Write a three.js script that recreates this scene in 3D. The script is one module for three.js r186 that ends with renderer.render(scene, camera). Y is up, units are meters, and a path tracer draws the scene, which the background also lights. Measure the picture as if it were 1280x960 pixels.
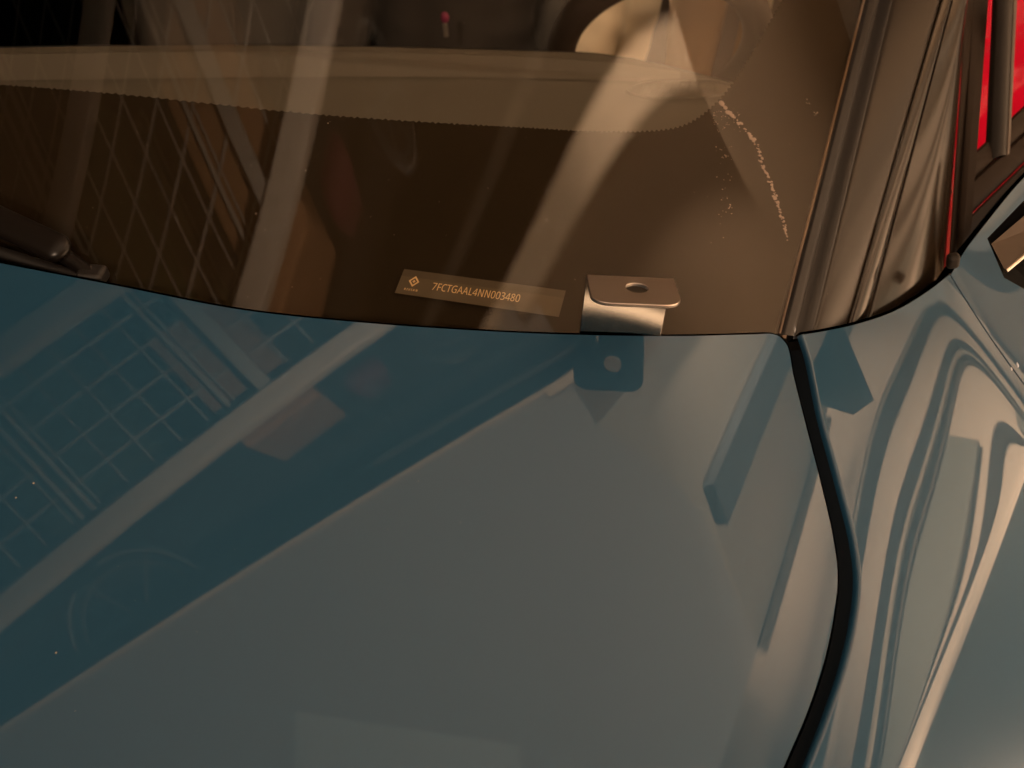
import * as THREE from 'three';
import { mergeGeometries } from 'three/addons/utils/BufferGeometryUtils.js';
import { MarchingCubes } from 'three/addons/objects/MarchingCubes.js';
import { RoundedBoxGeometry } from 'three/addons/geometries/RoundedBoxGeometry.js';

const V = (x, y, z) => new THREE.Vector3(x, y, z);
const R = (d) => d * Math.PI / 180;

// ---------------------------------------------------------------- camera, light, exposure
const scene = new THREE.Scene();
scene.background = new THREE.Color(0x000000);
const CAM = V(-0.0651, 0.3241, 0.3752), FPX = 1030;
const bR = V(0.9971, 0.0541, -0.0537), bU = V(-0.0763, 0.7077, -0.7024), bF = V(0, -0.7045, -0.7097);
const camera = new THREE.PerspectiveCamera(2 * Math.atan(480 / FPX) * 180 / Math.PI, 4 / 3, 0.02, 60);
camera.position.copy(CAM);
camera.up.copy(bU);
camera.lookAt(CAM.clone().add(bF));
camera.focus = 0.5;
camera.userData.fStop = 9;
scene.add(camera);

const renderer = new THREE.WebGLRenderer({ antialias: true });
renderer.toneMapping = THREE.LinearToneMapping;
renderer.toneMappingExposure = 1.0;
renderer.shadowMap.enabled = true;

const WARM = new THREE.Color().setRGB(1, 0.72, 0.5);
const LAMPS = [ // position, target, candela, cone, penumbra, source radius
  { p: V(0.7, -0.6, 0.12), t: V(0.45, 1.5, 0.22), i: 42, a: 1.15, r: 4 },
  { p: V(-0.7, 1.3, 1.9), t: V(0, 0, -0.1), i: 6, a: 0.5, r: 5 },
  { p: V(-0.6, 1.15, -1.6), t: V(1.9, 1.0, -0.75), i: 230, a: 0.66, r: 5 },  // unseen spot added to brighten the side wall reflected in the fender
  { p: V(1.3, 1.3, 4.2), t: V(1.6, -1.1, 5.4), i: 90, a: 0.7, r: 5 },  // unseen spot added to light the front slab that the bracket reflects
  { p: V(0.1, 0.75, -1.2), t: V(0.2, -0.3, -1.75), i: 2.2, a: 0.6, r: 3 },  // unseen fill added inside the cabin to brighten the seated people
];
for (const L of LAMPS) {
  const s = new THREE.SpotLight(WARM, L.i, 0, L.a, 0.6, 2);
  s.position.copy(L.p); s.target.position.copy(L.t);
  s.castShadow = true; s.shadow.radius = L.r;
  s.shadow.mapSize.set(1024, 1024); s.shadow.bias = -0.0005;
  scene.add(s); scene.add(s.target);
}

// ---------------------------------------------------------------- helpers
let seed = 7;
const rnd = () => { seed = (seed * 1664525 + 1013904223) >>> 0; return seed / 4294967296; };
const rr = (a, b) => a + (b - a) * rnd();
const used = {};
function numbered(n) { used[n] = (used[n] ?? -1) + 1; return used[n] ? `${n}_${String(used[n]).padStart(3, '0')}` : n; }
function tag(o, label, category, group, kind) {
  if (label) o.userData.label = label;
  if (category) o.userData.category = category;
  if (group) o.userData.group = group;
  if (kind) o.userData.kind = kind;
  return o;
}
function part(name, geo, mat, parent) {
  const m = new THREE.Mesh(geo, mat);
  m.name = parent === scene ? numbered(name) : name;
  m.castShadow = m.receiveShadow = true;
  parent.add(m); return m;
}
function thing(name, label, category, pos = V(0, 0, 0), group) {
  const g = new THREE.Group(); g.name = numbered(name); g.position.copy(pos);
  tag(g, label, category, group); scene.add(g); return g;
}
const rel = (geo, g) => geo.translate(-g.position.x, -g.position.y, -g.position.z);

// a point of the place seen along a direction of the photograph (used only to survey where things stand)
function ray(x, y) {
  return bR.clone().multiplyScalar((x - 640) / FPX).addScaledVector(bU, (480 - y) / FPX).add(bF).normalize();
}
const at = (x, y, d) => CAM.clone().addScaledVector(ray(x, y), d);
function onPlaneY(x, y, h) { const d = ray(x, y); return CAM.clone().addScaledVector(d, (h - CAM.y) / d.y); }

// smooth path through plan points, n samples
function path(pts, n) {
  const c = new THREE.CatmullRomCurve3(pts.map(([x, y]) => V(x, y, 0)), false, 'centripetal');
  c.arcLengthDivisions = 600;
  return c.getSpacedPoints(n).map((p) => [p.x, p.y]);
}

// ---------------------------------------------------------------- body surfaces (height fields)
const ramp = (t) => { t = Math.min(1, Math.max(0, t)); return t * t * (3 - 2 * t); };
const softplus = (d, w) => { const t = d / w; return t > 30 ? d : w * Math.log1p(Math.exp(t)); };
// crown roll-off towards the side of the car: slope added across the body, tabulated
const ROLL = (() => {
  const n = 1600, x0 = -0.3, dx = 0.001, y = [0]; let s = 0; const sl = [0];
  for (let i = 1; i <= n; i++) {
    const x = x0 + i * dx;
    const curv = 2.6 * ramp((x + 0.05) / 0.08) * (1 - ramp((x - 0.13) / 0.06)) + 0.6 * ramp((x - 0.13) / 0.06);
    s += curv * dx; sl.push(s); y.push(y[i - 1] + s * dx);
  }
  const f = (tab) => (x) => { const u = Math.max(0, Math.min(n - 1.001, (x - x0) / dx)); const i = Math.floor(u); return tab[i] + (tab[i + 1] - tab[i]) * (u - i); };
  return { y: f(y), s: f(sl) };
})();
function baseHood(x, z) { return -(-0.00254 * x + 0.27318 * z - 0.02426 * x * x + 0.09321 * z * z - 0.1355 * x * z); }
function hoodY(x, z) { return baseHood(x, z) - ROLL.y(x); }
const wsX = 0, wsY0 = -0.012, wsZ = -0.01;
function wsYof(x, z) { z -= wsZ; return wsY0 - (0.026872 * x + 0.306897 * z + 0.033664 * x * x - 0.266046 * z * z - 0.860445 * x * z - 0.170019 * x * x * x - 0.869772 * x * x * z + 0.19913 * x * z * z + 0.14424 * z * z * z); }
function hit(fn, px, py, t0 = 0.2, t1 = 1.6) {
  const d = ray(px, py); const g = (t) => CAM.y + d.y * t - fn(CAM.x + d.x * t, CAM.z + d.z * t);
  let a = t0, ga = g(a), st = 0.015;
  for (let t = t0 + st; t <= t1; t += st) {
    const gb = g(t);
    if (gb <= 0) { let lo = a, hi = t; for (let i = 0; i < 40; i++) { const m = (lo + hi) / 2; if (g(m) > 0) lo = m; else hi = m; } return CAM.clone().addScaledVector(d, lo); }
    a = t; ga = gb;
  }
  return CAM.clone().addScaledVector(d, t1);
}
function norm(fn, p) {
  const e = 4e-4;
  return V(-(fn(p.x + e, p.z) - fn(p.x - e, p.z)) / (2 * e), 1, -(fn(p.x, p.z + e) - fn(p.x, p.z - e)) / (2 * e)).normalize();
}
// crease of the fender: a line in plan; beyond it the body falls away more steeply
const wingLine = (ax, ay, bx, by) => { const a = hit(hoodY, ax, ay), b = hit(hoodY, bx, by); const dx = b.x - a.x, dz = b.z - a.z, l = Math.hypot(dx, dz); return (x, z) => ((x - a.x) * dz - (z - a.z) * dx) / l * -1; };
const creaseD = (() => { const f = wingLine(1285, 590, 1135, 955); const s = Math.sign(f(0.6, 0.1)) || 1; return (x, z) => f(x, z) * s; })();
const scoopD = (() => { const f = wingLine(1182, 350, 1300, 560); const s = Math.sign(f(0.5, -0.25)) || 1; return (x, z) => f(x, z) * s; })();
function fenderY(x, z) {
  return hoodY(x, z) - 0.55 * softplus(creaseD(x, z), 0.0022) + 0.62 * softplus(scoopD(x, z) - 0.012, 0.012);
}

// surface patch between four rows of plan points, with rolled edges
function grid(P, N, U, nu, nv) { // P[j][i] points, N normals, U uv
  const pos = [], nor = [], uv = [], idx = [];
  for (let j = 0; j <= nv; j++) for (let i = 0; i <= nu; i++) {
    const p = P[j][i]; pos.push(p.x, p.y, p.z);
    if (N) { const n = N[j][i]; nor.push(n.x, n.y, n.z); }
    uv.push(...(U ? U[j][i] : [p.x, -p.z]));
  }
  for (let j = 0; j < nv; j++) for (let i = 0; i < nu; i++) {
    const a = j * (nu + 1) + i, b = a + 1, c = a + nu + 1, d = c + 1;
    idx.push(a, c, b, b, c, d);
  }
  const g = new THREE.BufferGeometry();
  g.setAttribute('position', new THREE.Float32BufferAttribute(pos, 3));
  g.setAttribute('uv', new THREE.Float32BufferAttribute(uv, 2));
  g.setIndex(idx);
  if (N) g.setAttribute('normal', new THREE.Float32BufferAttribute(nor, 3)); else g.computeVertexNormals();
  return g;
}
function coons(top, bottom, left, right, nu, nv) { // arrays of plan points
  const out = [];
  for (let j = 0; j <= nv; j++) {
    const v = j / nv, row = [];
    for (let i = 0; i <= nu; i++) {
      const u = i / nu, q = [0, 0];
      for (const k of [0, 1]) q[k] = (1 - v) * top[i][k] + v * bottom[i][k] + (1 - u) * left[j][k] + u * right[j][k]
        - ((1 - u) * (1 - v) * top[0][k] + u * (1 - v) * top[nu][k] + (1 - u) * v * bottom[0][k] + u * v * bottom[nu][k]);
      row.push(q);
    }
    out.push(row);
  }
  return out;
}
function surfacePatch(fn, plan, nu, nv, edges = {}, off = 0) {
  const P = plan.map((r) => r.map(([x, y]) => hit(fn, x, y)));
  const N = P.map((r) => r.map((p) => norm(fn, p)));
  if (off) P.forEach((r, j) => r.forEach((p, i) => p.addScaledVector(N[j][i], off)));
  const gs = [grid(P, N, null, nu, nv)];
  const lip = (pts, nrms, r, depth, flip) => {
    const n = pts.length - 1, LP = [], LN = [], K = 7;
    const outs = pts.map((p, i) => { const a = pts[Math.max(0, i - 1)], b = pts[Math.min(n, i + 1)]; const t = b.clone().sub(a).normalize(); return t.cross(nrms[i]).normalize().multiplyScalar(flip); });
    for (let k = 0; k <= K + 1; k++) {
      const th = Math.min(k, K) / K * Math.PI / 2, row = [], rn = [];
      for (let i = 0; i <= n; i++) {
        const p = pts[i].clone().addScaledVector(outs[i], r * Math.sin(th)).addScaledVector(nrms[i], -r * (1 - Math.cos(th)) - (k > K ? depth : 0));
        row.push(p); rn.push(nrms[i].clone().multiplyScalar(Math.cos(th)).addScaledVector(outs[i], Math.sin(th)));
      }
      LP.push(row); LN.push(rn);
    }
    gs.push(grid(LP, LN, null, n, K + 1));
  };
  const col = (A, i) => A.map((r) => r[i]);
  if (edges.top) lip(P[0], N[0], ...edges.top, -1);
  if (edges.bottom) lip(P[nv], N[nv], ...edges.bottom, 1);
  if (edges.left) lip(col(P, 0), col(N, 0), ...edges.left, 1);
  if (edges.right) lip(col(P, nu), col(N, nu), ...edges.right, -1);
  return mergeGeometries(gs);
}

// ---------------------------------------------------------------- materials
function noiseTex(size, fn, srgb, rep = 1) {
  const d = new Uint8Array(size * size * 4);
  for (let y = 0; y < size; y++) for (let x = 0; x < size; x++) { const c = fn(x / size, y / size); for (let k = 0; k < 3; k++) d[(y * size + x) * 4 + k] = Math.max(0, Math.min(255, Math.round((Array.isArray(c) ? c[k] : c) * 255))); d[(y * size + x) * 4 + 3] = 255; }
  const t = new THREE.DataTexture(d, size, size);
  t.wrapS = t.wrapT = THREE.RepeatWrapping; t.magFilter = THREE.LinearFilter; t.minFilter = THREE.LinearMipmapLinearFilter; t.generateMipmaps = true;
  if (srgb) t.colorSpace = THREE.SRGBColorSpace;
  t.repeat.set(rep, rep); t.needsUpdate = true; return t;
}
// tileable value noise
function lattice(n) { const a = []; for (let i = 0; i < n * n; i++) a.push(rnd()); return (u, v) => { const x = u * n, y = v * n, xi = Math.floor(x), yi = Math.floor(y), fx = x - xi, fy = y - yi; const sx = fx * fx * (3 - 2 * fx), sy = fy * fy * (3 - 2 * fy); const g = (i, j) => a[((j % n + n) % n) * n + ((i % n + n) % n)]; return (g(xi, yi) * (1 - sx) + g(xi + 1, yi) * sx) * (1 - sy) + (g(xi, yi + 1) * (1 - sx) + g(xi + 1, yi + 1) * sx) * sy; }; }
const n8 = lattice(8), n24 = lattice(24), n64 = lattice(64), n128 = lattice(128);
const peel = noiseTex(512, (u, v) => 0.6 * n24(u, v) + 0.4 * n64(u, v), false, 1 / 0.12);
const fine = noiseTex(512, (u, v) => 0.5 * n128(u, v) + 0.5 * n64(u, v), false, 1 / 0.05);
const dusty = noiseTex(512, (u, v) => 0.5 * n8(u, v) + 0.3 * n24(u, v) + 0.2 * n128(u, v), false, 1 / 0.4);
const lin = (r, g, b) => new THREE.Color().setRGB(r, g, b);
const M = {};
M.paint = new THREE.MeshPhysicalMaterial({ color: lin(0.015, 0.06, 0.112), roughness: 0.45, metalness: 0, specularIntensity: 0.25, clearcoat: 1, clearcoatRoughness: 0.02, ior: 1.5, bumpMap: peel, bumpScale: 0.000012 });
M.glass = new THREE.MeshPhysicalMaterial({ color: lin(0.95, 0.88, 0.77), roughness: 0, transmission: 1, thickness: 0, ior: 1.44 });
M.frit = new THREE.MeshPhysicalMaterial({ color: lin(0.0175, 0.0135, 0.0092), roughness: 0.9, specularIntensity: 0.1 });
M.rubber = new THREE.MeshStandardMaterial({ color: lin(0.011, 0.009, 0.008), roughness: 0.55 });
M.nearBlack = new THREE.MeshPhysicalMaterial({ color: lin(0.003, 0.003, 0.003), roughness: 0.8, specularIntensity: 0.08 });
M.trim = new THREE.MeshPhysicalMaterial({ color: lin(0.022, 0.016, 0.011), roughness: 0.38, bumpMap: fine, bumpScale: 0.00003 });
M.gloss = new THREE.MeshPhysicalMaterial({ color: lin(0.014, 0.009, 0.005), roughness: 0.16, specularIntensity: 0.8 });
M.satin = new THREE.MeshPhysicalMaterial({ color: lin(0.016, 0.012, 0.009), roughness: 0.5, specularIntensity: 0.5 });
M.dull = new THREE.MeshPhysicalMaterial({ color: lin(0.018, 0.011, 0.007), roughness: 0.55, specularIntensity: 0.22 });
M.wiper = new THREE.MeshPhysicalMaterial({ color: lin(0.008, 0.006, 0.005), roughness: 0.3, specularIntensity: 0.5 });
M.pane = new THREE.MeshPhysicalMaterial({ color: lin(0.95, 0.95, 0.95), roughness: 0, transmission: 1, thickness: 0, ior: 1.15 });
M.brushed = new THREE.MeshStandardMaterial({ color: lin(0.6, 0.52, 0.46), metalness: 1, roughness: 0.33, bumpMap: fine, bumpScale: 0.00001 });
M.steel = new THREE.MeshStandardMaterial({ color: lin(0.66, 0.6, 0.54), metalness: 1, roughness: 0.06, bumpMap: fine, bumpScale: 0.000002 });
M.edge = new THREE.MeshStandardMaterial({ color: lin(0.75, 0.68, 0.6), metalness: 1, roughness: 0.3 });
M.bronze = new THREE.MeshStandardMaterial({ color: lin(0.07, 0.05, 0.037), metalness: 0.5, roughness: 0.4 });
M.white = new THREE.MeshStandardMaterial({ color: lin(0.44, 0.415, 0.39), roughness: 0.85 });
M.dash = new THREE.MeshStandardMaterial({ color: lin(0.085, 0.08, 0.066), roughness: 0.55, bumpMap: fine, bumpScale: 0.0001 });
M.wheel = new THREE.MeshStandardMaterial({ color: lin(0.05, 0.036, 0.027), roughness: 0.55 });
M.seat = new THREE.MeshStandardMaterial({ color: lin(0.09, 0.085, 0.08), roughness: 0.7 });
const flat = (r, g, b, rough = 0.8, metal = 0) => new THREE.MeshStandardMaterial({ color: lin(r, g, b), roughness: rough, metalness: metal });

// ---------------------------------------------------------------- the room overhead
const E0 = V(-0.294, 1.5, -0.059), Ed = V(0.761, 0, -0.649).normalize(), En = V(0.649, 0, 0.761).normalize();
const frame = (o, d, n) => { const m = new THREE.Matrix4().makeBasis(d, V(0, 1, 0), n.clone()); m.setPosition(o); return m; };
function slab(name, mat, label, o, d, n, t0, t1, n0, n1, y0, y1) {
  const g = new THREE.BoxGeometry(t1 - t0, y1 - y0, n1 - n0).translate((t0 + t1) / 2, (y0 + y1) / 2 - o.y, (n0 + n1) / 2);
  g.applyMatrix4(frame(o, d, n)); return g;
}
{
  // near panel: bounded by the straight edge and by a slanting rear end
  const poly = (pts, y0, y1) => { const sh = new THREE.Shape(pts.map(([x, z]) => new THREE.Vector2(x, -z))); return new THREE.ExtrudeGeometry(sh, { depth: y1 - y0, bevelEnabled: false }).rotateX(-Math.PI / 2).translate(0, y0, 0); };
  const e = (t, n) => { const p = E0.clone().addScaledVector(Ed, t).addScaledVector(En, n); return [p.x, p.z]; };
  const c = part('ceiling', poly([e(-4, 0), e(0.378, 0), e(0.378, 0.03), e(0.458, 0.03), e(0.458, 0.162), [0.78, -0.09], [1.24, 0.25], [2.6, 1.3], e(-4, 4)], 1.5, 1.62), M.white, scene);
  tag(c, 'pale painted ceiling panel over the car, mirrored in the hood', 'ceiling', null, 'structure');
  const c2 = part('rear_ceiling', poly([e(0.3, 0.15), e(4.6, 0.15), e(4.6, 3), e(-1, 3)], 1.53, 1.6), new THREE.MeshStandardMaterial({ color: lin(0.5, 0.45, 0.38), roughness: 0.85 }), scene);
  tag(c2, 'slightly higher ceiling panel behind, mirrored in the windshield', 'ceiling', null, 'structure');
  tag(part('ceiling_hatch', new THREE.BoxGeometry(0.5, 0.0014, 0.3).translate(-0.33, 1.4988, 0.76), new THREE.MeshStandardMaterial({ color: lin(0.54, 0.55, 0.53), roughness: 0.8 }), scene), 'slightly paler rectangular hatch in the ceiling mirrored low in the hood', 'hatch', null, 'structure');
  const ep = part('reflection_dim_panel', poly([e(0.46, 0.0275), e(1.6, 0.0275), e(1.6, -1.8), e(4.6, -1.8), e(4.6, 0.16), e(0.46, 0.16)], 1.5005, 1.525), new THREE.MeshStandardMaterial({ color: lin(0.27, 0.2, 0.135), roughness: 0.85 }), scene);  // darker strip added so the windshield reflection dims on the right
  tag(ep, 'darker brown ceiling panel added to dim the reflection across the right half of the windshield', 'board', null, 'structure');
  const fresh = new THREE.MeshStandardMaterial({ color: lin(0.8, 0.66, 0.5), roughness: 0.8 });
  const sl = (t0, t1, n0, n1, y0, y1) => slab('', 0, 0, E0, Ed, En, t0, t1, n0, n1, y0, y1);
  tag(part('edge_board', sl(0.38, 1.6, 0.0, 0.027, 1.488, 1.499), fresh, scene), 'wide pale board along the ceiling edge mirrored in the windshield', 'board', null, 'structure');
  tag(part('edge_strip', sl(-4, 0.379, 0.0, 0.009, 1.49, 1.499), fresh, scene), 'thin pale strip along the ceiling edge mirrored in the hood', 'strip', null, 'structure');
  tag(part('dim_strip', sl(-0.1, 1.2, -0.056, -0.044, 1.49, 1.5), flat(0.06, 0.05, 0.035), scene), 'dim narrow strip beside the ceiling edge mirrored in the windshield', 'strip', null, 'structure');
  const r = part('upper_ceiling', slab('', 0, 0, E0, Ed, En, -4, 4, -4, 0.5, 2.1, 2.2), flat(0.05, 0.04, 0.03, 0.95), scene);
  tag(r, 'dark upper ceiling above the storage rack, mirrored in the hood', 'ceiling', null, 'structure');
}

// ---------------------------------------------------------------- storage rack hung over the car (seen in the reflections)
const RK = V(-0.631, 1.104, -0.022), Rd = V(0.69, 0, -0.724).normalize(), Rn = V(0.724, 0, 0.69).normalize();
const rackM = frame(RK, Rd, Rn);
M.rackWhite = flat(0.7, 0.63, 0.55, 0.5);
M.wire = flat(0.48, 0.45, 0.41, 0.5);
{
  const rack = thing('storage_rack', 'white steel overhead rack with wire deck, mirrored in the hood and windshield', 'storage rack', RK);
  const put = (name, t0, t1, n0, n1, y0, y1, mat) => {
    const g = new RoundedBoxGeometry(t1 - t0, y1 - y0, n1 - n0, 2, 0.004).translate((t0 + t1) / 2, (y0 + y1) / 2, (n0 + n1) / 2);
    g.applyMatrix4(rackM); return part(name, rel(g, rack), mat, rack);
  };
  put('side_beam', -2, 1.6, -0.012, 0.03, 0, 0.045, M.rackWhite);
  put('side_beam', -2, 1.6, -0.385, -0.335, 0, 0.045, M.rackWhite);
  put('side_beam', -2, 1.6, -0.80, -0.75, 0, 0.045, M.rackWhite);
  for (const t of [-1.2, 0.14, 1.0]) { put('cross_beam', t - 0.018, t + 0.018, -0.74, -0.015, 0.01, 0.04, M.wire); }
  const wl = new THREE.CylinderGeometry(0.0027, 0.0027, 1, 6), rows = [];
  const wire = (a, b, r = 1) => {
    const A = a.clone().applyMatrix4(rackM), B = b.clone().applyMatrix4(rackM), m = part('wire', wl, M.wire, rack);
    m.position.copy(A).add(B).multiplyScalar(0.5).sub(RK); m.quaternion.setFromUnitVectors(V(0, 1, 0), B.clone().sub(A).normalize()); m.scale.set(r, A.distanceTo(B), r);
  };
  for (let t = -1.95; t < 1.55; t += 0.072) wire(V(t, 0.05, -0.78), V(t, 0.05, 0.01));
  for (let n = -0.76; n < 0; n += 0.066) wire(V(-1.98, 0.056, n), V(1.58, 0.056, n));
  for (const t of [0.05, -0.31, -0.34]) wire(V(t, 0.042, -0.78), V(t, 0.042, 0.01), 2.2);
  for (const [t, n] of [[-1.2, 0.01], [1.0, 0.01], [-1.2, -0.78], [1.0, -0.78]]) put('hanger', t - 0.015, t + 0.015, n - 0.015, n + 0.015, 0.03, 1.0, M.rackWhite);
}
// things kept on the rack
function rackBox(name, label, cat, t, n, w, d, h, mat, turn = 0, lid) {
  const p = V(t, 0.06, n).applyMatrix4(rackM);
  const b = thing(name, label, cat, p);
  b.rotation.y = Math.atan2(-Rd.z, Rd.x) + turn;
  part('body', new RoundedBoxGeometry(w, h, d, 3, 0.008).translate(0, h / 2, 0), mat, b);
  if (lid) part('lid', new RoundedBoxGeometry(w + 0.02, 0.03, d + 0.02, 3, 0.008).translate(0, h + 0.012, 0), lid, b);
  else part('flap', new THREE.BoxGeometry(w - 0.02, 0.004, d - 0.02).translate(0, h + 0.003, 0), mat, b);
  return b;
}
rackBox('cardboard_box', 'brown cardboard box beside the pink bag on the rack', 'box', 0.11, -0.1, 0.2, 0.29, 0.27, flat(0.36, 0.2, 0.1));
rackBox('storage_bin', 'dark red plastic bin above the wire deck', 'bin', 0.2, -0.56, 0.32, 0.3, 0.24, flat(0.12, 0.012, 0.01, 0.4), 0, flat(0.1, 0.02, 0.015, 0.4));
rackBox('storage_bin', 'olive green plastic bin above the wire deck', 'bin', -0.28, -0.2, 0.3, 0.28, 0.25, flat(0.05, 0.06, 0.02, 0.5), 0.05, flat(0.03, 0.035, 0.015, 0.5));
rackBox('storage_bin', 'dark green plastic bin far out on the rack', 'bin', -0.12, -0.6, 0.3, 0.26, 0.24, flat(0.02, 0.05, 0.03, 0.5), 0, flat(0.05, 0.05, 0.045, 0.5));
rackBox('cardboard_box', 'tan cardboard box at the far end of the rack', 'box', -0.62, -0.58, 0.34, 0.3, 0.3, flat(0.22, 0.15, 0.09));
rackBox('storage_bin', 'near black plastic bin behind the rack beam', 'bin', -0.72, -0.18, 0.4, 0.3, 0.26, flat(0.018, 0.02, 0.022, 0.4), 0, flat(0.015, 0.016, 0.018, 0.4));
rackBox('storage_bin', 'long charcoal plastic bin over the windshield end of the rack', 'bin', 0.62, -0.3, 0.4, 0.4, 0.22, flat(0.02, 0.017, 0.015, 0.5), 0, flat(0.018, 0.016, 0.014, 0.5));
{ // soft pink bag
  const b = thing('tote_bag', 'soft mauve pink bag hanging over the rack edge', 'bag', V(0.31, 0.0, 0.075).applyMatrix4(rackM));
  b.rotation.y = Math.atan2(-Rd.z, Rd.x);
  const g = new RoundedBoxGeometry(0.1, 0.13, 0.05, 6, 0.024); const p = g.attributes.position;
  for (let i = 0; i < p.count; i++) { const y = p.getY(i); p.setX(i, p.getX(i) * (1 + 0.35 * (0.5 - y / 0.15)) * 0.8); }
  g.computeVertexNormals(); part('body', g.translate(0, 0.075, 0), flat(0.1, 0.02, 0.024), b);
  part('handle', new THREE.TorusGeometry(0.035, 0.006, 8, 24, Math.PI).translate(0, 0.145, 0), flat(0.38, 0.12, 0.15), b);
}
for (const [t, n, r, tilt, lab] of [[0, 0, 0.2, 0.25, 'thin wire hoop with spokes hung beside the rack beam, mirrored low in the hood'], [0.5, 0.1, 0.058, 0.5, 'small wire hoop with spokes hung by the rack, mirrored in the windshield']]) {
  const h = thing('wire_hoop', lab, 'hoop', r > 0.1 ? V(-1.03, 1.75, 0.49) : V(t, 0.1, n).applyMatrix4(rackM));
  h.rotation.set(Math.PI / 2 + tilt, 0, 0.6);
  const mt = flat(r > 0.1 ? 0.3 : 0.07, r > 0.1 ? 0.28 : 0.068, r > 0.1 ? 0.24 : 0.06, 0.5);
  part('rim', new THREE.TorusGeometry(r, 0.004, 8, 64), mt, h);
  part('inner_rim', new THREE.TorusGeometry(r * 0.82, 0.002, 8, 64), mt, h);
  for (let k = 0; k < 3; k++) { const s = part('spoke', new THREE.CylinderGeometry(0.0022, 0.0022, r * 2, 6), mt, h); s.rotation.z = k * Math.PI / 3 + 0.3; }
}

// ---------------------------------------------------------------- walls beyond the car's side (seen in the reflections)
{
  const wd = V(0.69, 0, -0.724).normalize(), wn = V(0.724, 0, 0.69).normalize(); // along the wall, out of the room
  const O = V(0, 0, 0);
  const box = (t0, t1, n0, n1, y0, y1) => { const g = new THREE.BoxGeometry(t1 - t0, y1 - y0, n1 - n0).translate((t0 + t1) / 2, (y0 + y1) / 2, (n0 + n1) / 2); return g.applyMatrix4(frame(O, wd, wn)); };
  const wallMat = new THREE.MeshStandardMaterial({ color: lin(0.66, 0.56, 0.46), roughness: 0.85, bumpMap: dusty, bumpScale: 0.0008 });
  tag(part('side_wall', box(-0.5, 4.2, 1.02, 1.14, -1.1, 1.5), wallMat, scene), 'pale beige side wall mirrored in the fender', 'wall', null, 'structure');
  const grey = new THREE.MeshStandardMaterial({ color: lin(0.5, 0.5, 0.48), roughness: 0.85 });
  tag(part('rear_wall', box(4.2, 4.32, -3, 1.14, -1.1, 2.1), grey, scene), 'grey rear wall mirrored faintly in the hood corner', 'wall', null, 'structure');
  tag(part('floor', box(-0.5, 4.2, 0.02, 1.14, -1.2, -1.1), new THREE.MeshStandardMaterial({ color: lin(0.3, 0.27, 0.23), roughness: 0.8, bumpMap: dusty, bumpScale: 0.001 }), scene), 'concrete floor beside the car, mirrored low in the fender', 'floor', null, 'structure');
  tag(part('bounce_floor', new THREE.BoxGeometry(6, 0.1, 3.4).translate(1, -1.15, 4.0), flat(0.6, 0.55, 0.47), scene), 'pale floor slab added in front of the car to brighten the bracket reflection', 'floor', null, 'structure');  // lit slab added as a reflector for the bracket plate
  const dark = flat(0.03, 0.028, 0.026, 0.6, 0.3), pale = flat(0.4, 0.35, 0.28, 0.6);
  const tr = thing('wall_rail', 'dark steel wall rail, uppermost of the rails mirrored in the fender', 'rail', V(0, 0, 0));
  part('rail', box(-0.45, 4.15, 0.96, 1.018, 0.81, 0.88), dark, tr); part('bead', box(-0.45, 4.15, 0.945, 0.959, 0.837, 0.85), pale, tr);
  const t2 = thing('wall_rail', 'dark narrow wall rail below the topmost one mirrored in the fender', 'rail', V(0, 0, 0));
  part('rail', box(-0.45, 4.15, 0.97, 1.018, 0.55, 0.62), dark, t2); part('bead', box(-0.45, 4.15, 0.955, 0.969, 0.535, 0.548), pale, t2);
  const pb = thing('pegboard_panel', 'grey green panel fixed on the wall between two rails', 'panel', V(0, 0, 0));
  part('board', box(-0.6, 2.2, 0.99, 1.017, 0.36, 0.5), flat(0.22, 0.22, 0.19, 0.8), pb);
  const t3 = thing('wall_rail', 'thinnest dark wall rail, lowest in the fender reflection', 'rail', V(0, 0, 0));
  part('rail', box(-0.45, 4.15, 0.98, 1.018, 0.27, 0.3), dark, t3);
  const wp = thing('reflection_dark_panel', 'dark panel added low on the side wall to darken the lower fender reflection', 'panel', V(0, 0, 0));
  part('board', box(-0.45, 4.1, 1.0, 1.018, -0.75, -0.22), flat(0.05, 0.06, 0.06, 0.7), wp);  // dark board added so the lower fender reflects less brightness
  const dr = thing('ceiling_beam', 'dark beam under the ceiling mirrored as a wedge beside the shut line', 'beam', V(0, 0, 0));
  part('beam', box(0.68, 1.95, 0.47, 0.6, 1.36, 1.528), flat(0.11, 0.12, 0.13, 0.7), dr);
}

// ---------------------------------------------------------------- the car
const car = thing('car', 'glossy slate blue car seen close at its hood, windshield corner and front fender', 'car');
// hood
const rearEdge = [[-90, 311], [0, 329], [150, 358], [300, 387], [450, 403], [600, 413.5], [720, 418.5], [850, 420], [940, 418], [966, 417.5], [975, 421]];
const hoodGap = [[975, 421], [984, 432], [992, 470], [1007, 530], [1025, 600], [1041, 670], [1047, 720], [1042, 770], [1029, 830], [1007, 895], [979, 960], [944, 1050]];
const nuH = 220, nvH = 180;
{
  const top = path(rearEdge, nuH), right = path(hoodGap, nvH);
  const left = path([[-90, 311], [-90, 1050]], nvH), bottom = path([[-90, 1050], [944, 1050]], nuH);
  part('hood', surfacePatch(hoodY, coons(top, bottom, left, right, nuH, nvH), nuH, nvH, { top: [0.0022, 0.012], right: [0.0022, 0.0012] }), M.paint, car);
}
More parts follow.
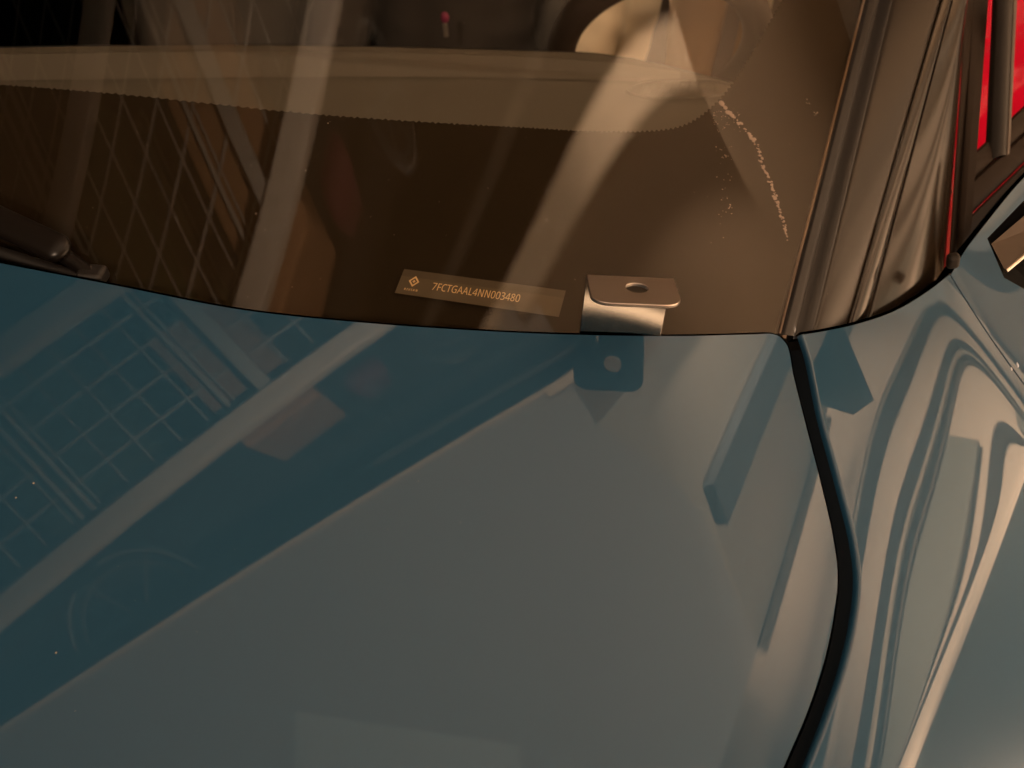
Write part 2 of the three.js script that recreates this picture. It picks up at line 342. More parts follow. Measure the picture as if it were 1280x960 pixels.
// fender
const fenderGap = [[1005, 418], [1014, 445], [1030, 520], [1052, 600], [1072, 680], [1077, 725], [1072, 780], [1058, 840], [1036, 905], [1011, 970], [981, 1050]];
const seam = [[1189, 343], [1215, 385], [1245, 430], [1290, 492], [1350, 575]];
{
  const nu = 150, nv = 200;
  const left = path(fenderGap, nv), top = path([[1005, 418], [1030, 414], [1075, 404], [1120, 388], [1160, 364], [1187, 343]], nu);
  const right = path([...seam.map(([x, y]) => [x - 1.5, y + 1.2]), [1350, 800], [1350, 1050]], nv), bottom = path([[981, 1050], [1350, 1050]], nu);
  right[0] = top[nu];
  part('fender', surfacePatch(fenderY, coons(top, bottom, left, right, nu, nv), nu, nv, { top: [0.003, 0.012], left: [0.0026, 0.0012], right: [0.0006, 0.006] }), M.paint, car);
}
// door skin behind the seam, up to the window sill
const sill = [[1189, 342], [1206, 313], [1228, 284], [1267, 236], [1300, 201], [1350, 150]];
{
  const nu = 80, nv = 80;
  const left = path(seam, nv), top = path(sill, nu), right = path([[1350, 150], [1350, 575]], nv), bottom = path([[1350, 575], [1351, 576]], nu).map(() => [1350, 575]);
  part('door_skin', surfacePatch(fenderY, coons(top, bottom, left, right, nu, nv), nu, nv, { top: [0.003, 0.012], left: [0.0006, 0.006] }), M.paint, car);
}
// near-black sheet under the shut line, standing in for the gap's shade
{
  const nu = 40, nv = 80;
  const a = path(hoodGap.map(([x, y]) => [x - 45, y]), nv), b = path(fenderGap.map(([x, y]) => [x + 40, y]), nv);
  const plan = a.map((p, j) => Array.from({ length: nu + 1 }, (_, i) => [p[0] + (b[j][0] - p[0]) * i / nu, p[1] + (b[j][1] - p[1]) * i / nu]));
  part('gap_shade_sheet', surfacePatch(hoodY, plan, nu, nv, {}, -0.02), M.nearBlack, car);
}
// windshield
const pillarB = [972, 416], pillarT = [1082, -14];
const ws = wsYof;
let windshield;
{
  const nu = 120, nv = 90;
  const top = path([[-110, -60], [1103, -60]], nu), bottom = path([[-110, 340], [0, 352], [150, 382], [300, 408], [450, 424], [600, 434], [720, 438], [850, 440], [975, 440]], nu);
  const left = path([[-110, -60], [-110, 340]], nv), right = path([[1103, -60], [975, 440]], nv);
  windshield = part('windshield', surfacePatch(ws, coons(top, bottom, left, right, nu, nv), nu, nv), M.glass, car);
}
{ // black printed border under the glass, its inner edge a row of fine teeth
  const n = 560, nv = 24;
  const outer = [[-110, 345], [150, 384], [450, 424], [780, 440], [930, 440], [974, 440], [1007, 310], [1053, 130], [1102, -60]];
  const inner = [[-110, 94], [130, 112], [400, 139], [640, 154], [800, 160], [860, 151], [902, 120], [946, 58], [1010, -60]];
  const o = path(outer, n), q = path(inner, n);
  // match the two rows by their marked points rather than by length
  const prm = (pts, res) => { const c = new THREE.CatmullRomCurve3(pts.map(([x, y]) => V(x, y, 0)), false, 'centripetal'); return Array.from({ length: res + 1 }, (_, i) => { const p = c.getPoint(i / res); return [p.x, p.y]; }); };
  const A = prm(outer, n), B = prm(inner, n).map((p, i, arr) => p);
  // teeth: move alternate samples along the inward normal
  const len = [0]; for (let i = 1; i <= n; i++) len.push(len[i - 1] + Math.hypot(B[i][0] - B[i - 1][0], B[i][1] - B[i - 1][1]));
  const T = B.map((p, i) => { const a = B[Math.max(0, i - 1)], b = B[Math.min(n, i + 1)], l = Math.hypot(b[0] - a[0], b[1] - a[1]) || 1; const ph = (len[i] / 6.0) % 1, s = (Math.abs(ph - 0.5) * 4 - 1) * 1.5; return [p[0] + (b[1] - a[1]) / l * s, p[1] - (b[0] - a[0]) / l * s]; });
  const plan = []; for (let j = 0; j <= nv; j++) plan.push(A.map((p, i) => { const v = 1 - Math.pow(1 - j / nv, 1); return [p[0] + (T[i][0] - p[0]) * v, p[1] + (T[i][1] - p[1]) * v]; }));
  plan.reverse();
  part('printed_border', surfacePatch(ws, plan, n, nv, {}, -0.004), M.frit, windshield);
}
// identification label under the glass
{
  const cv = document.createElement('canvas'); cv.width = 1024; cv.height = 150;
  const c = cv.getContext('2d');
  c.fillStyle = '#443d31'; c.fillRect(0, 0, 1024, 150);
  c.fillStyle = '#3a3429'; c.fillRect(0, 0, 1024, 42);
  c.fillStyle = '#c2aa82'; c.strokeStyle = '#c2aa82';
  c.save(); c.translate(88, 66); c.rotate(Math.PI / 4); c.lineWidth = 9; c.strokeRect(-19, -19, 38, 38); c.fillRect(-7, -7, 14, 14); c.restore();
  c.font = 'bold 18px sans-serif'; c.textAlign = 'center'; c.fillText('R I V I A N', 88, 124);
  c.textAlign = 'left'; c.font = '60px sans-serif';
  const txt = '7FCTGAAL4NN003480'; const w = c.measureText(txt).width; c.save(); c.translate(206, 100); c.scale(555 / w, 1); c.fillText(txt, 0, 0); c.restore();
  const tx = new THREE.CanvasTexture(cv); tx.colorSpace = THREE.SRGBColorSpace; tx.anisotropy = 8;
  const nu = 24, nv = 8, TL = [505, 334], TR = [708, 361], BR = [699, 394], BL = [493, 364];
  const P = [], U = [];
  for (let j = 0; j <= nv; j++) { const r = [], u = []; for (let i = 0; i <= nu; i++) { const a = i / nu, b = j / nv; const x = (1 - b) * ((1 - a) * TL[0] + a * TR[0]) + b * ((1 - a) * BL[0] + a * BR[0]), y = (1 - b) * ((1 - a) * TL[1] + a * TR[1]) + b * ((1 - a) * BL[1] + a * BR[1]); const p = hit(ws, x, y); p.addScaledVector(norm(ws, p), -0.0022); r.push(p); u.push([a, 1 - b]); } P.push(r); U.push(u); }
  const l = part('identification_label', grid(P, null, U, nu, nv), new THREE.MeshStandardMaterial({ map: tx, roughness: 0.6 }), windshield);
  tag(l, 'grey label with printed characters and a diamond emblem behind the glass');
}

// ---------------------------------------------------------------- pillar, seals and window frames
const dB = hit(ws, ...pillarB).distanceTo(CAM), dT = hit(ws, ...pillarT).distanceTo(CAM);
// a rail line: foot and head in the view with extra distance at each
const rail = (bx, by, tx, ty, eb, et) => [at(bx, by, dB + eb), at(tx, ty, dT + et)];
function strip(name, A, B, bulge, mat, parent = car, nu = 12, nv = 30, thick = 0.006) {
  const nrm = B[0].clone().sub(A[0]).cross(A[1].clone().sub(A[0])).normalize();
  if (nrm.dot(CAM.clone().sub(A[0])) < 0) nrm.negate();
  const P = [];
  for (let j = 0; j <= nv; j++) {
    const r = [], v = j / nv, a = A[0].clone().lerp(A[1], v), b = B[0].clone().lerp(B[1], v);
    r.push(a.clone().addScaledVector(nrm, -thick));
    for (let i = 0; i <= nu; i++) { const u = i / nu; r.push(a.clone().lerp(b, u).addScaledVector(nrm, bulge(u))); }
    r.push(b.clone().addScaledVector(nrm, -thick)); P.push(r);
  }
  P.reverse();
  return part(name, grid(P, null, null, nu + 2, nv), mat, parent);
}
const arc = (h, p = 1) => (u) => h * Math.pow(Math.sin(Math.PI * Math.min(1, Math.max(0, u))), p);
const L = {
  g0: rail(973, 416, 1082, -14, -0.002, -0.002), s1: rail(976, 420, 1087, -14, -0.004, -0.004), s2: rail(1012, 422, 1117, -14, 0.022, -0.005),
  t1: rail(1014, 422, 1119, -14, 0.022, -0.006), t2: rail(1054, 420, 1179, -14, 0.062, -0.003),
  p1: rail(1055.5, 420, 1180.5, -14, 0.062, -0.003), p2: rail(1079, 416, 1193, -14, 0.085, 0.002),
  q1: rail(1080.5, 416, 1194.5, -14, 0.092, 0.002), q2: rail(1186, 372, 1206, -14, 0.235, 0.03),
  f1: rail(1185, 350, 1208, -14, 0.225, 0.03), f2: rail(1192, 340, 1217, -14, 0.225, 0.035),
  w1: rail(1194, 340, 1219, -14, 0.225, 0.037), w2: rail(1203, 320, 1229, -14, 0.225, 0.045),
};
strip('glass_edge', L.g0, rail(974.6, 416, 1083.6, -14, -0.003, -0.003), () => 0, flat(0.2, 0.14, 0.1, 0.4));
strip('rubber_seal', L.s1, L.s2, (u) => 0.002 - 0.006 * Math.exp(-Math.pow((u - 0.62) / 0.16, 2)), M.rubber);
strip('pillar_trim', L.t1, L.t2, arc(0.0022, 0.6), M.trim);
strip('pillar_trim', L.p1, L.p2, arc(0.002, 0.6), M.gloss);
strip('pillar', L.q1, L.q2, (u) => 0.008 * Math.sin(Math.PI * u), M.gloss, car, 40);
strip('window_frame', L.f1, L.f2, arc(0.003), M.dull);
strip('window_frame', L.w1, L.w2, arc(0.003), M.dull);
// front quarter window: division bar, sills, pane
{
  const q = (x, y, e) => at(x, y, 0.62 + e);
  strip('window_bar', [q(1236, 200, 0.25), q(1246, -14, 0.32)], [q(1258, 194, 0.26), q(1267, -14, 0.33)], arc(0.005), M.satin);
  strip('window_bar', [q(1259, 194, 0.26), q(1268, -14, 0.33)], [q(1262, 190, 0.27), q(1272, -14, 0.34)], arc(0.001), M.bronze);
  strip('window_sill', [q(1204, 206, 0.22), q(1340, 78, 0.40)], [q(1202, 238, 0.205), q(1340, 112, 0.38)], arc(0.001), M.dull);
  strip('window_sill', [q(1202, 240, 0.2), q(1340, 114, 0.375)], [q(1199, 282, 0.18), q(1340, 145, 0.35)], arc(0.001), M.dull);
  strip('window_sill', [q(1199, 284, 0.175), q(1340, 147, 0.345)], [q(1186, 345, 0.14), q(1340, 196, 0.31)], arc(0.001), M.dull);
  const pane = grid([[q(1206, -14, 0.34), q(1340, -14, 0.46)], [q(1196, 290, 0.27), q(1340, 130, 0.42)]], null, null, 1, 1);
  part('window_pane', pane, M.pane, car);
  part('mirror_cap', new RoundedBoxGeometry(0.009, 0.012, 0.008, 4, 0.003).rotateZ(0.3).translate(...q(1191, 326, 0.09).toArray()), M.satin, car);
}
{ // side mirror arm
  const solid = (q4, back, mat, name) => { // four corners in the view with their distances, given real thickness
    const f = q4.map(([x, y, d]) => at(x, y, d)), k = q4.map(([x, y, d]) => at(x, y, d + back));
    const pos = [], quad = (a, b, c, d) => { for (const p of [a, b, c, a, c, d]) pos.push(p.x, p.y, p.z); };
    quad(...f); quad(k[3], k[2], k[1], k[0]);
    for (let i = 0; i < 4; i++) { const j = (i + 1) % 4; quad(f[i], k[i], k[j], f[j]); }
    const g = new THREE.BufferGeometry(); g.setAttribute('position', new THREE.Float32BufferAttribute(pos, 3));
    g.setAttribute('uv', new THREE.Float32BufferAttribute(pos.filter((_, i) => i % 3 < 2), 2)); g.computeVertexNormals(); return part(name, g, mat, car);
  };
  solid([[1239, 305, 0.56], [1257, 339, 0.545], [1350, 262, 0.62], [1350, 210, 0.64]], 0.02, M.bronze, 'mirror_arm');
  part('mirror_arm_edge', new THREE.TubeGeometry(new THREE.LineCurve3(at(1257, 339, 0.544), at(1350, 262, 0.619)), 8, 0.0012, 8), M.edge, car);
  solid([[1234, 298, 0.575], [1255, 347, 0.565], [1310, 378, 0.6], [1350, 178, 0.67]], 0.03, M.nearBlack, 'mirror_base');
}
// wiper at the far end of the windshield
{
  const w = new THREE.Group(); w.name = 'wiper'; car.add(w);
  const pW = (x, y, o) => { const p = hit(ws, x, y); return p.addScaledVector(norm(ws, p), o); };
  const a = pW(-60, 255, 0.018), b = pW(84, 322, 0.014);
  const bar = (r) => { const c = new THREE.LineCurve3(a, b); const g = new THREE.CapsuleGeometry(r, a.distanceTo(b), 10, 20); const m = new THREE.Matrix4(); const y = b.clone().sub(a).normalize(), n = norm(ws, b), x = y.clone().cross(n).normalize(), z = x.clone().cross(y); m.makeBasis(x, y, z).scale(V(1, 1, 0.5)).setPosition(a.clone().add(b).multiplyScalar(0.5)); return g.applyMatrix4(m); };
  part('wiper_arm', bar(0.0095), M.wiper, w);
  const c1 = pW(88, 326, 0.008), c2 = pW(122, 350, 0.006);
  part('wiper_joint', new THREE.TubeGeometry(new THREE.LineCurve3(c1, c2), 6, 0.005, 8), M.wiper, w);
  part('wiper_cap', new RoundedBoxGeometry(0.016, 0.01, 0.014, 3, 0.003).translate(...c2.toArray()), M.rubber, w);
  const d1 = pW(-60, 300, 0.006), d2 = pW(105, 352, 0.005);
  part('wiper_blade', new THREE.TubeGeometry(new THREE.LineCurve3(d1, d2), 6, 0.004, 8), M.rubber, w);
}

// ---------------------------------------------------------------- inside the car
const DY = -0.1;
{
  const dash = new THREE.Group(); dash.name = 'dashboard'; car.add(dash);
  const nu = 80, nv = 60;
  const dashFn = (x, z) => { const r = -z; return DY + 0.02 * ramp((r - 0.30) / 0.28) - 0.012 * ramp((r - 0.52) / 0.05) ; };
  const top = path([[-120, 62], [200, 57], [440, 58], [660, 64], [740, 67], [800, 76], [870, 92], [925, 106], [1000, 118], [1100, 128]], nu);
  const bottom = path([[-120, 290], [1100, 290]], nu), left = path([[-120, 62], [-120, 290]], nv), right = path([[1100, 128], [1100, 290]], nv);
  part('dash_top', surfacePatch(dashFn, coons(top, bottom, left, right, nu, nv), nu, nv, { top: [0.012, 0.2] }), M.dash, dash);
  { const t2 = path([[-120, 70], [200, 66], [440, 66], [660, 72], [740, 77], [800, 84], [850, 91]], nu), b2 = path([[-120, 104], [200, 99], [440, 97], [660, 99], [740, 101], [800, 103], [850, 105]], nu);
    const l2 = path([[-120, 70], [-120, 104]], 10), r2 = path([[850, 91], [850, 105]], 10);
    part('dash_sheen', surfacePatch(dashFn, coons(t2, b2, l2, r2, nu, 10), nu, 10, { top: [0.003, 0.002] }, 0.0008), flat(0.115, 0.11, 0.095, 0.5), dash); }  // lighter colour painted in for the sheen band across the dash top
  const p = (x, y) => { const q = hit(dashFn, x, y); q.y += 0.004; return q; };
  const ring = new THREE.CatmullRomCurve3([[783, 118], [800, 107], [845, 104], [895, 106], [918, 115], [895, 123], [840, 126], [798, 124]].map(([x, y]) => p(x, y)), true);
  part('dash_vent', new THREE.TubeGeometry(ring, 60, 0.0014, 8, true), M.dash, dash);
  for (let k = 0; k < 9; k++) part('vent_slat', new THREE.TubeGeometry(new THREE.LineCurve3(p(806 + k * 11, 109), p(800 + k * 11.5, 121)), 2, 0.0009, 6), M.dash, dash);
}
{
  const sw = new THREE.Group(); sw.name = 'steering_wheel'; car.add(sw);
  sw.position.copy(at(822, 62, 1.38));
  sw.lookAt(sw.position.clone().add(V(0.10, -0.42, 0.9))); sw.rotateZ(R(-6));
  const rim = new THREE.TorusGeometry(0.148, 0.022, 20, 80); part('rim', rim, M.wheel, sw);
  part('hub', new RoundedBoxGeometry(0.13, 0.09, 0.04, 4, 0.018).translate(0, -0.11, -0.01), M.wheel, sw);
  for (const s of [-1, 1]) part('spoke', new RoundedBoxGeometry(0.1, 0.035, 0.025, 3, 0.01).translate(s * 0.095, -0.1, 0), M.wheel, sw);
}
function seat(px, d, lab) {
  const s = new THREE.Group(); s.name = 'seat'; car.add(s); s.position.copy(at(px, 30, d)); s.position.y -= 0.22;
  part('backrest', new RoundedBoxGeometry(0.5, 0.62, 0.14, 5, 0.06).rotateX(-0.25).translate(0, 0.32, -0.1), M.seat, s);
  part('cushion', new RoundedBoxGeometry(0.5, 0.16, 0.5, 5, 0.06).translate(0, -0.02, 0.15), M.seat, s);
  part('headrest', new RoundedBoxGeometry(0.26, 0.18, 0.1, 5, 0.045).rotateX(-0.25).translate(0, 0.76, -0.2), M.seat, s);
}
seat(900, 2.05); seat(300, 2.05);
part('door_card', new RoundedBoxGeometry(0.06, 0.6, 0.5, 4, 0.03).rotateY(0.2).translate(...at(990, 20, 1.8).toArray()), flat(0.22, 0.17, 0.13), car);
part('cabin_floor', new THREE.BoxGeometry(3, 0.05, 3).translate(0, -1.0, -1.7), M.nearBlack, car);
part('cabin_back', new THREE.BoxGeometry(3.4, 2.4, 0.05).translate(0, -0.1, -2.9), flat(0.06, 0.055, 0.05), car);

// ---------------------------------------------------------------- people seated inside
function blob(bones, res, pad, mat, name, parent, k = 0.02) { // one continuous surface round tapered bones
  const mn = V(9, 9, 9), mx = V(-9, -9, -9);
  for (const [a, b, r1, r2] of bones) for (const [p, r] of [[a, r1], [b, r2]]) { mn.min(p.clone().subScalar(r + pad)); mx.max(p.clone().addScalar(r + pad)); }
  const ctr = mn.clone().add(mx).multiplyScalar(0.5), half = Math.max(mx.x - mn.x, mx.y - mn.y, mx.z - mn.z) / 2;
  const mc = new MarchingCubes(res, mat, false, false, 200000); mc.isolation = 0;
  const h = res / 2; const p = V(0, 0, 0), ab = V(0, 0, 0), ap = V(0, 0, 0);
  for (let z = 0; z < res; z++) for (let y = 0; y < res; y++) for (let x = 0; x < res; x++) {
    p.set((x - h) / h, (y - h) / h, (z - h) / h).multiplyScalar(half).add(ctr);
    let d = 1e3;
    for (const [a, b, r1, r2] of bones) {
      ab.subVectors(b, a); ap.subVectors(p, a); const t = Math.max(0, Math.min(1, ap.dot(ab) / (ab.lengthSq() || 1)));
      const q = ap.addScaledVector(ab, -t).length() - (r1 + (r2 - r1) * t);
      const m = Math.max(0, k - Math.abs(d - q)) / k; d = Math.min(d, q) - m * m * k / 4;
    }
    mc.field[x + y * res + z * res * res] = -d;
  }
  mc.update();
  const n = mc.count, g = new THREE.BufferGeometry();
  g.setAttribute('position', new THREE.Float32BufferAttribute(mc.positionArray.slice(0, n * 3), 3));
  g.setAttribute('normal', new THREE.Float32BufferAttribute(mc.normalArray.slice(0, n * 3), 3));
  g.scale(half, half, half).translate(ctr.x, ctr.y, ctr.z);
  return part(name, g, mat, parent);
}
M.skin = flat(0.5, 0.3, 0.2, 0.6);
M.cream = flat(0.72, 0.64, 0.5, 0.9);
M.darkCloth = flat(0.04, 0.036, 0.033, 0.85);
M.jeans = flat(0.16, 0.24, 0.33, 0.9);
M.hair = flat(0.17, 0.095, 0.035, 0.5);
// frame of a person: x to the picture's right, y up, z towards the windshield; origin at the chest
function person(name, label, p, jacket, hairMat, hairLong) {
  const g = thing(name, label, 'person', p);
  const b = (...a) => [V(a[0], a[1], a[2]), V(a[3], a[4], a[5]), a[6], a[7]];
  blob([b(0, 0.30, 0, 0, 0.42, 0.02, 0.085, 0.095), b(0, 0.15, -0.02, 0, 0.25, 0, 0.05, 0.048), b(0, 0.33, 0.085, 0, 0.31, 0.1, 0.02, 0.014), // head, neck, nose
    b(-0.1, -0.3, 0.02, -0.12, -0.34, 0.35, 0.07, 0.05), b(0.1, -0.3, 0.02, 0.12, -0.34, 0.35, 0.07, 0.05), b(-0.12, -0.34, 0.35, -0.12, -0.65, 0.36, 0.05, 0.035), b(0.12, -0.34, 0.35, 0.12, -0.65, 0.36, 0.05, 0.035),
    b(0, -0.28, 0, 0, 0.1, -0.02, 0.1, 0.09)], 48, 0.03, M.skin, 'body', g, 0.03);
  const J = [b(0, -0.24, 0, 0, 0.06, -0.01, 0.115, 0.105), ...[-0.24, -0.18, -0.12, -0.06, 0, 0.06].map((y) => b(-0.06, y, 0.0, 0.06, y, 0.0, 0.092, 0.092)), b(-0.1, 0.1, -0.02, 0.1, 0.1, -0.02, 0.075, 0.075), b(0, 0.12, -0.02, 0, 0.18, -0.02, 0.075, 0.066)];
  for (const s of [-1, 1]) for (let i = 0; i < 5; i++) { const t = i / 5, u = (i + 0.6) / 5; // quilted sleeves
    const a = V(s * 0.165, 0.09, -0.02), e = V(s * 0.225, -0.14, 0.05); J.push([a.clone().lerp(e, t), a.clone().lerp(e, u), 0.055, 0.058]); }
  for (const s of [-1, 1]) J.push(b(s * 0.225, -0.14, 0.05, s * 0.14, -0.2, 0.25, 0.052, 0.042));
  blob(J, 64, 0.03, jacket, 'jacket', g, 0.011);
  if (hairLong) blob([b(-0.03, -0.2, 0.07, -0.03, 0.1, 0.05, 0.075, 0.06), b(0.04, -0.2, 0.07, 0.04, 0.1, 0.05, 0.07, 0.06)], 36, 0.03, flat(0.06, 0.04, 0.032, 0.9), 'shirt', g, 0.03);
  blob([b(-0.1, -0.29, 0.02, -0.12, -0.33, 0.35, 0.088, 0.066), b(0.1, -0.29, 0.02, 0.12, -0.33, 0.35, 0.088, 0.066), b(-0.12, -0.33, 0.35, -0.12, -0.6, 0.36, 0.064, 0.05), b(0.12, -0.33, 0.35, 0.12, -0.6, 0.36, 0.064, 0.05)], 40, 0.03, M.jeans, 'jeans', g, 0.03);
  const H = [b(0, 0.4, -0.03, 0, 0.46, -0.01, 0.1, 0.08)];
  if (hairLong) for (const [x0, x1, z0, z1, y1] of hairLong) H.push(b(x0, 0.36, z0, x1, y1, z1, 0.045, 0.02));
  blob(H, 44, 0.03, hairMat, 'hair', g, 0.02);
  for (const s of [-1, 1]) { // hands resting on the lap
    const c = V(s * 0.12, -0.215, 0.3); const HB = [[c, c.clone().add(V(-s * 0.02, -0.005, 0.04)), 0.026, 0.03]];
    for (let f = 0; f < 4; f++) { const o = c.clone().add(V(s * (0.018 - f * 0.019) - s * 0.02, 0, 0.06)), k = o.clone().add(V(0, -0.008, 0.026 + (f === 1 || f === 2 ? 0.007 : 0))), e = k.clone().add(V(0, -0.018, 0.018)); HB.push([o, k, 0.0085, 0.0075], [k, e, 0.0075, 0.006]); }
    const o = c.clone().add(V(-s * 0.035, 0.0, 0.01)), k = o.clone().add(V(-s * 0.02, -0.002, 0.024)); HB.push([o, k, 0.011, 0.009], [k, k.clone().add(V(0.0, -0.008, 0.022)), 0.009, 0.007]);
    blob(HB, 44, 0.01, M.skin, 'hand', g, 0.006);
  }
  return g;
}
{
  const pc = person('person', 'person with long blond hair in a cream padded jacket behind the steering wheel', at(868, 0, 1.82), M.cream, M.hair, [[-0.05, -0.05, 0.05, 0.15, -0.12], [-0.03, -0.02, 0.08, 0.16, -0.17], [0.0, 0.0, 0.07, 0.15, -0.1], [0.08, 0.08, 0.02, 0.12, -0.08], [0.0, 0.03, -0.1, -0.12, -0.1]]);
  pc.rotation.y = 0.1;
  const pd = person('person', 'person in a dark padded jacket with a pink zip pull beside the wheel', at(572, -28, 1.9), M.darkCloth, flat(0.03, 0.02, 0.015, 0.6), null);
  pd.scale.setScalar(1.15);
  const zp = new THREE.Group(); zp.name = 'zip_pull'; pd.add(zp);
  const w = at(556, 22, 1.68); zp.position.copy(w.sub(pd.position)).divideScalar(1.15);
  part('fob', new THREE.SphereGeometry(0.0068, 16, 12).scale(1, 1.35, 0.6), flat(0.22, 0.03, 0.085, 0.6), zp);
  part('tab', new RoundedBoxGeometry(0.0075, 0.022, 0.004, 2, 0.0015).rotateZ(0.12).translate(0.001, -0.02, 0), flat(0.3, 0.28, 0.25, 0.4, 0.6), zp);
}

// ---------------------------------------------------------------- bracket at the hood's rear edge
{
  const l = hit(hoodY, 725, 421), r = hit(hoodY, 826, 422);
  const o = l.clone().add(r).multiplyScalar(0.5), w = l.distanceTo(r);
  const X = r.clone().sub(l).normalize(); const tilt = R(8.5);
  X.applyAxisAngle(V(0, 1, 0), R(-2.5));
  const Z0 = V(0, 0, 1).addScaledVector(X, -X.z).normalize();
  const Y0 = Z0.clone().cross(X).normalize();
  const F = Z0.clone().multiplyScalar(Math.cos(tilt)).addScaledVector(Y0, Math.sin(tilt)), U = F.clone().cross(X).normalize(); // tab direction, plate direction
  const hB = 0.0405, dpt = 0.034, T = 0.0022, rad = 0.004;
  const br = thing('mounting_bracket', 'bent stainless steel bracket with a round hole, standing at the hood edge', 'bracket', o.clone().addScaledVector(F, -0.0045));
  br.setRotationFromMatrix(new THREE.Matrix4().makeBasis(X, U, F));
  // tab: rounded front corners, hole
  const s = new THREE.Shape(), hw = w / 2, cr = 0.009; const y0 = rad, y1 = dpt;
  s.moveTo(-hw, y0); s.lineTo(-hw, y1 - cr); s.quadraticCurveTo(-hw, y1, -hw + cr * 1.3, y1); s.lineTo(hw - cr * 1.3, y1); s.quadraticCurveTo(hw, y1, hw, y1 - cr); s.lineTo(hw, y0); s.closePath();
  const hp = new THREE.Path(); hp.absellipse(0.0022, 0.0165, 0.0068, 0.0058, 0, Math.PI * 2); s.holes.push(hp);
  const tabG = new THREE.ExtrudeGeometry(s, { depth: T - 0.001, bevelEnabled: true, bevelSize: 0.0005, bevelThickness: 0.0005, bevelSegments: 3, curveSegments: 24 }).rotateX(Math.PI / 2).translate(0, hB, 0);
  part('top_tab', tabG, M.brushed, br);
  // bend
  const prof = []; const K = 10;
  for (let k = 0; k <= K; k++) { const a = k / K * Math.PI / 2; prof.push([rad - rad * Math.cos(a), hB - rad + rad * Math.sin(a)]); } // outer (z, y)
  for (let k = K; k >= 0; k--) { const a = k / K * Math.PI / 2, q = rad - T; prof.push([rad - q * Math.cos(a), hB - rad + q * Math.sin(a)]); }
  const bs = new THREE.Shape(prof.map(([z, y]) => new THREE.Vector2(z, y)));
  part('bend', new THREE.ExtrudeGeometry(bs, { depth: w, bevelEnabled: false }).rotateY(-Math.PI / 2).translate(w / 2, 0, 0), M.steel, br);
  const pl = new RoundedBoxGeometry(w, hB - rad + 0.02, T, 2, 0.0003).translate(0, (hB - rad) / 2 - 0.01, T / 2);
  part('upright_plate', pl, M.steel, br);
  // stiffening foot below the tab
  const ft = part('rivet', new THREE.CylinderGeometry(0.0035, 0.0035, 0.0016, 24).rotateX(Math.PI / 2).translate(-0.013, hB - 0.012, T + 0.0008), M.edge, br);
}

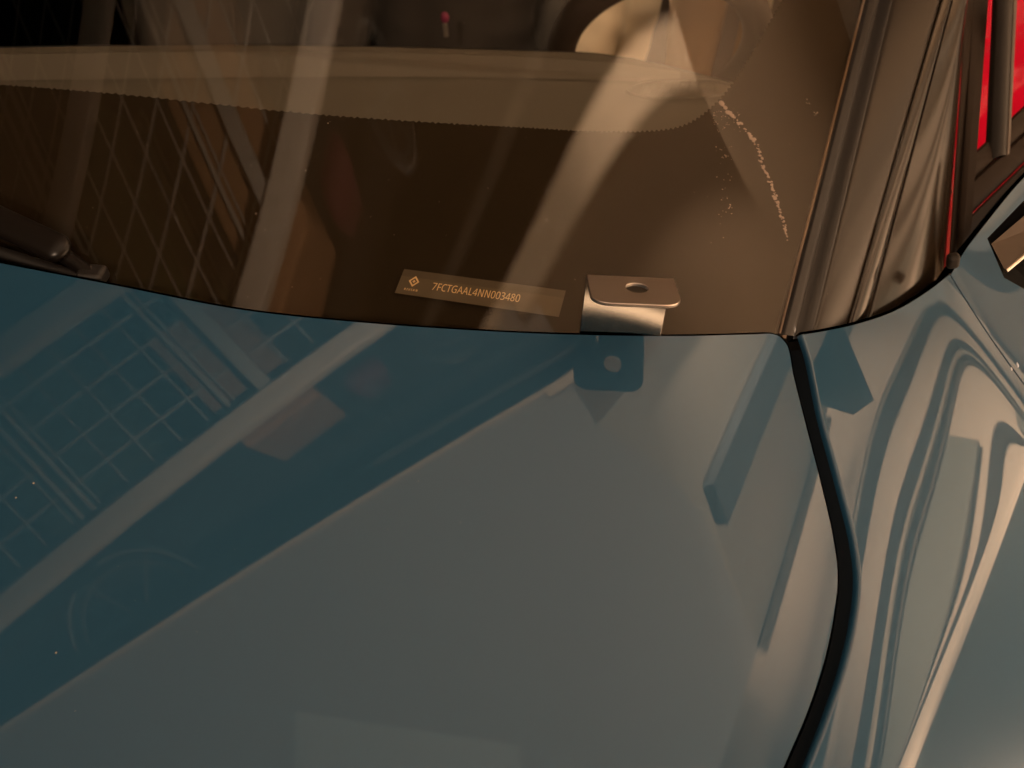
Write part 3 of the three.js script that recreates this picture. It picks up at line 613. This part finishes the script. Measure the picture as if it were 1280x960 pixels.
// ---------------------------------------------------------------- dried dirt on the glass
{
  const sp = thing('dried_splatter', 'streak of dried pale dirt specks on the windshield near the pillar', 'dirt', hit(ws, 945, 205));
  const gs = []; const g0 = new THREE.IcosahedronGeometry(1, 1);
  const pathP = [[900, 128], [915, 145], [932, 163], [946, 180], [952, 205], [962, 225], [970, 250], [978, 275], [985, 300]];
  const c = new THREE.CatmullRomCurve3(pathP.map(([x, y]) => V(x, y, 0)));
  const put = (x, y, r) => { const p = hit(ws, x, y), n = norm(ws, p); const g = g0.clone(); const m = new THREE.Matrix4().compose(p, new THREE.Quaternion().setFromUnitVectors(V(0, 1, 0), n), V(r * rr(0.6, 1.4), r * 0.18, r * rr(0.6, 1.4))); g.applyMatrix4(m); gs.push(g.translate(-sp.position.x, -sp.position.y, -sp.position.z)); };
  for (let i = 0; i < 150; i++) { const t = Math.pow(rnd(), 0.8), q = c.getPoint(t), w = 2.1 * (0.35 + Math.abs(Math.sin(t * 23))); put(q.x + (rnd() + rnd() - 1) * w, q.y + (rnd() + rnd() - 1) * w * 1.4, rr(0.0005, 0.0017) * (1.15 - 0.6 * t)); }
  for (let i = 0; i < 50; i++) put(rr(890, 925), rr(135, 165), rr(0.0002, 0.0004));
  for (let i = 0; i < 30; i++) put(rr(895, 915), rr(180, 300), rr(0.0002, 0.00045));
  for (const [x, y] of [[912, 258], [905, 196], [1020, 143], [1010, 127]]) for (let i = 0; i < 6; i++) put(x + rr(-3, 3), y + rr(-3, 3), rr(0.0003, 0.0006));
  const m = part('specks', mergeGeometries(gs), flat(0.27, 0.2, 0.155, 0.9), sp); m.userData.kind = 'stuff';
  const ds = []; seed = 99;
  const dd = tag(thing('dust', 'tiny dust specks scattered over the glass and hood', 'dust', hit(ws, 500, 200)), null, null, null, 'stuff');
  const putD = (fn, x, y, r) => { const p = hit(fn, x, y), n = norm(fn, p); const g = g0.clone(); g.applyMatrix4(new THREE.Matrix4().compose(p, new THREE.Quaternion().setFromUnitVectors(V(0, 1, 0), n), V(r, r * 0.4, r))); ds.push(g.translate(-dd.position.x, -dd.position.y, -dd.position.z)); };
  for (let i = 0; i < 70; i++) putD(ws, rr(100, 1040), rr(10, 400), rr(0.00008, 0.0002));
  for (const [x, y] of [[410, 154], [382, 213], [320, 267], [683, 275]]) putD(ws, x, y, 0.0004);
  for (const [x, y] of [[70, 816], [42, 604], [20, 622]]) putD(hoodY, x, y, 0.0005);
  for (let i = 0; i < 14; i++) putD(hoodY, rr(20, 900), rr(450, 930), rr(0.00006, 0.00014));
  part('specks', mergeGeometries(ds), flat(0.36, 0.3, 0.24, 0.9), dd).userData.kind = 'stuff';
}

{ // two small pale marks painted as lamp glints by the door seam
  const p0 = hit(fenderY, 1268, 460), fl = thing('painted_glint', 'two tiny bluish white marks painted as lamp glints on the blue body beside the door seam', 'glint', p0);
  for (const [x, y, r] of [[1264.5, 461, 0.0011], [1272, 456, 0.0017]]) {
    const p = hit(fenderY, x, y), n = norm(fenderY, p), g = new THREE.TetrahedronGeometry(1, 1);
    g.applyMatrix4(new THREE.Matrix4().compose(p.clone().sub(p0), new THREE.Quaternion().setFromUnitVectors(V(0, 1, 0), n), V(r * 0.6, r * 0.25, r * 1.5)));
    part('glint_mark', g, flat(0.8, 0.85, 0.95, 0.5), fl);
  }
}

// ---------------------------------------------------------------- bright red panel beyond the door window
{
  const c = at(1300, 90, 1.25);
  const r = thing('red_panel', 'bright red panel seen through the door window behind the dark bar', 'panel', c);
  const m = new THREE.MeshPhysicalMaterial({ color: lin(0.3, 0.0003, 0.012), roughness: 0.9, specularIntensity: 0.1 });
  part('face', new RoundedBoxGeometry(0.42, 0.5, 0.03, 4, 0.01).rotateX(-0.75), m, r);
}
renderer.render(scene, camera);
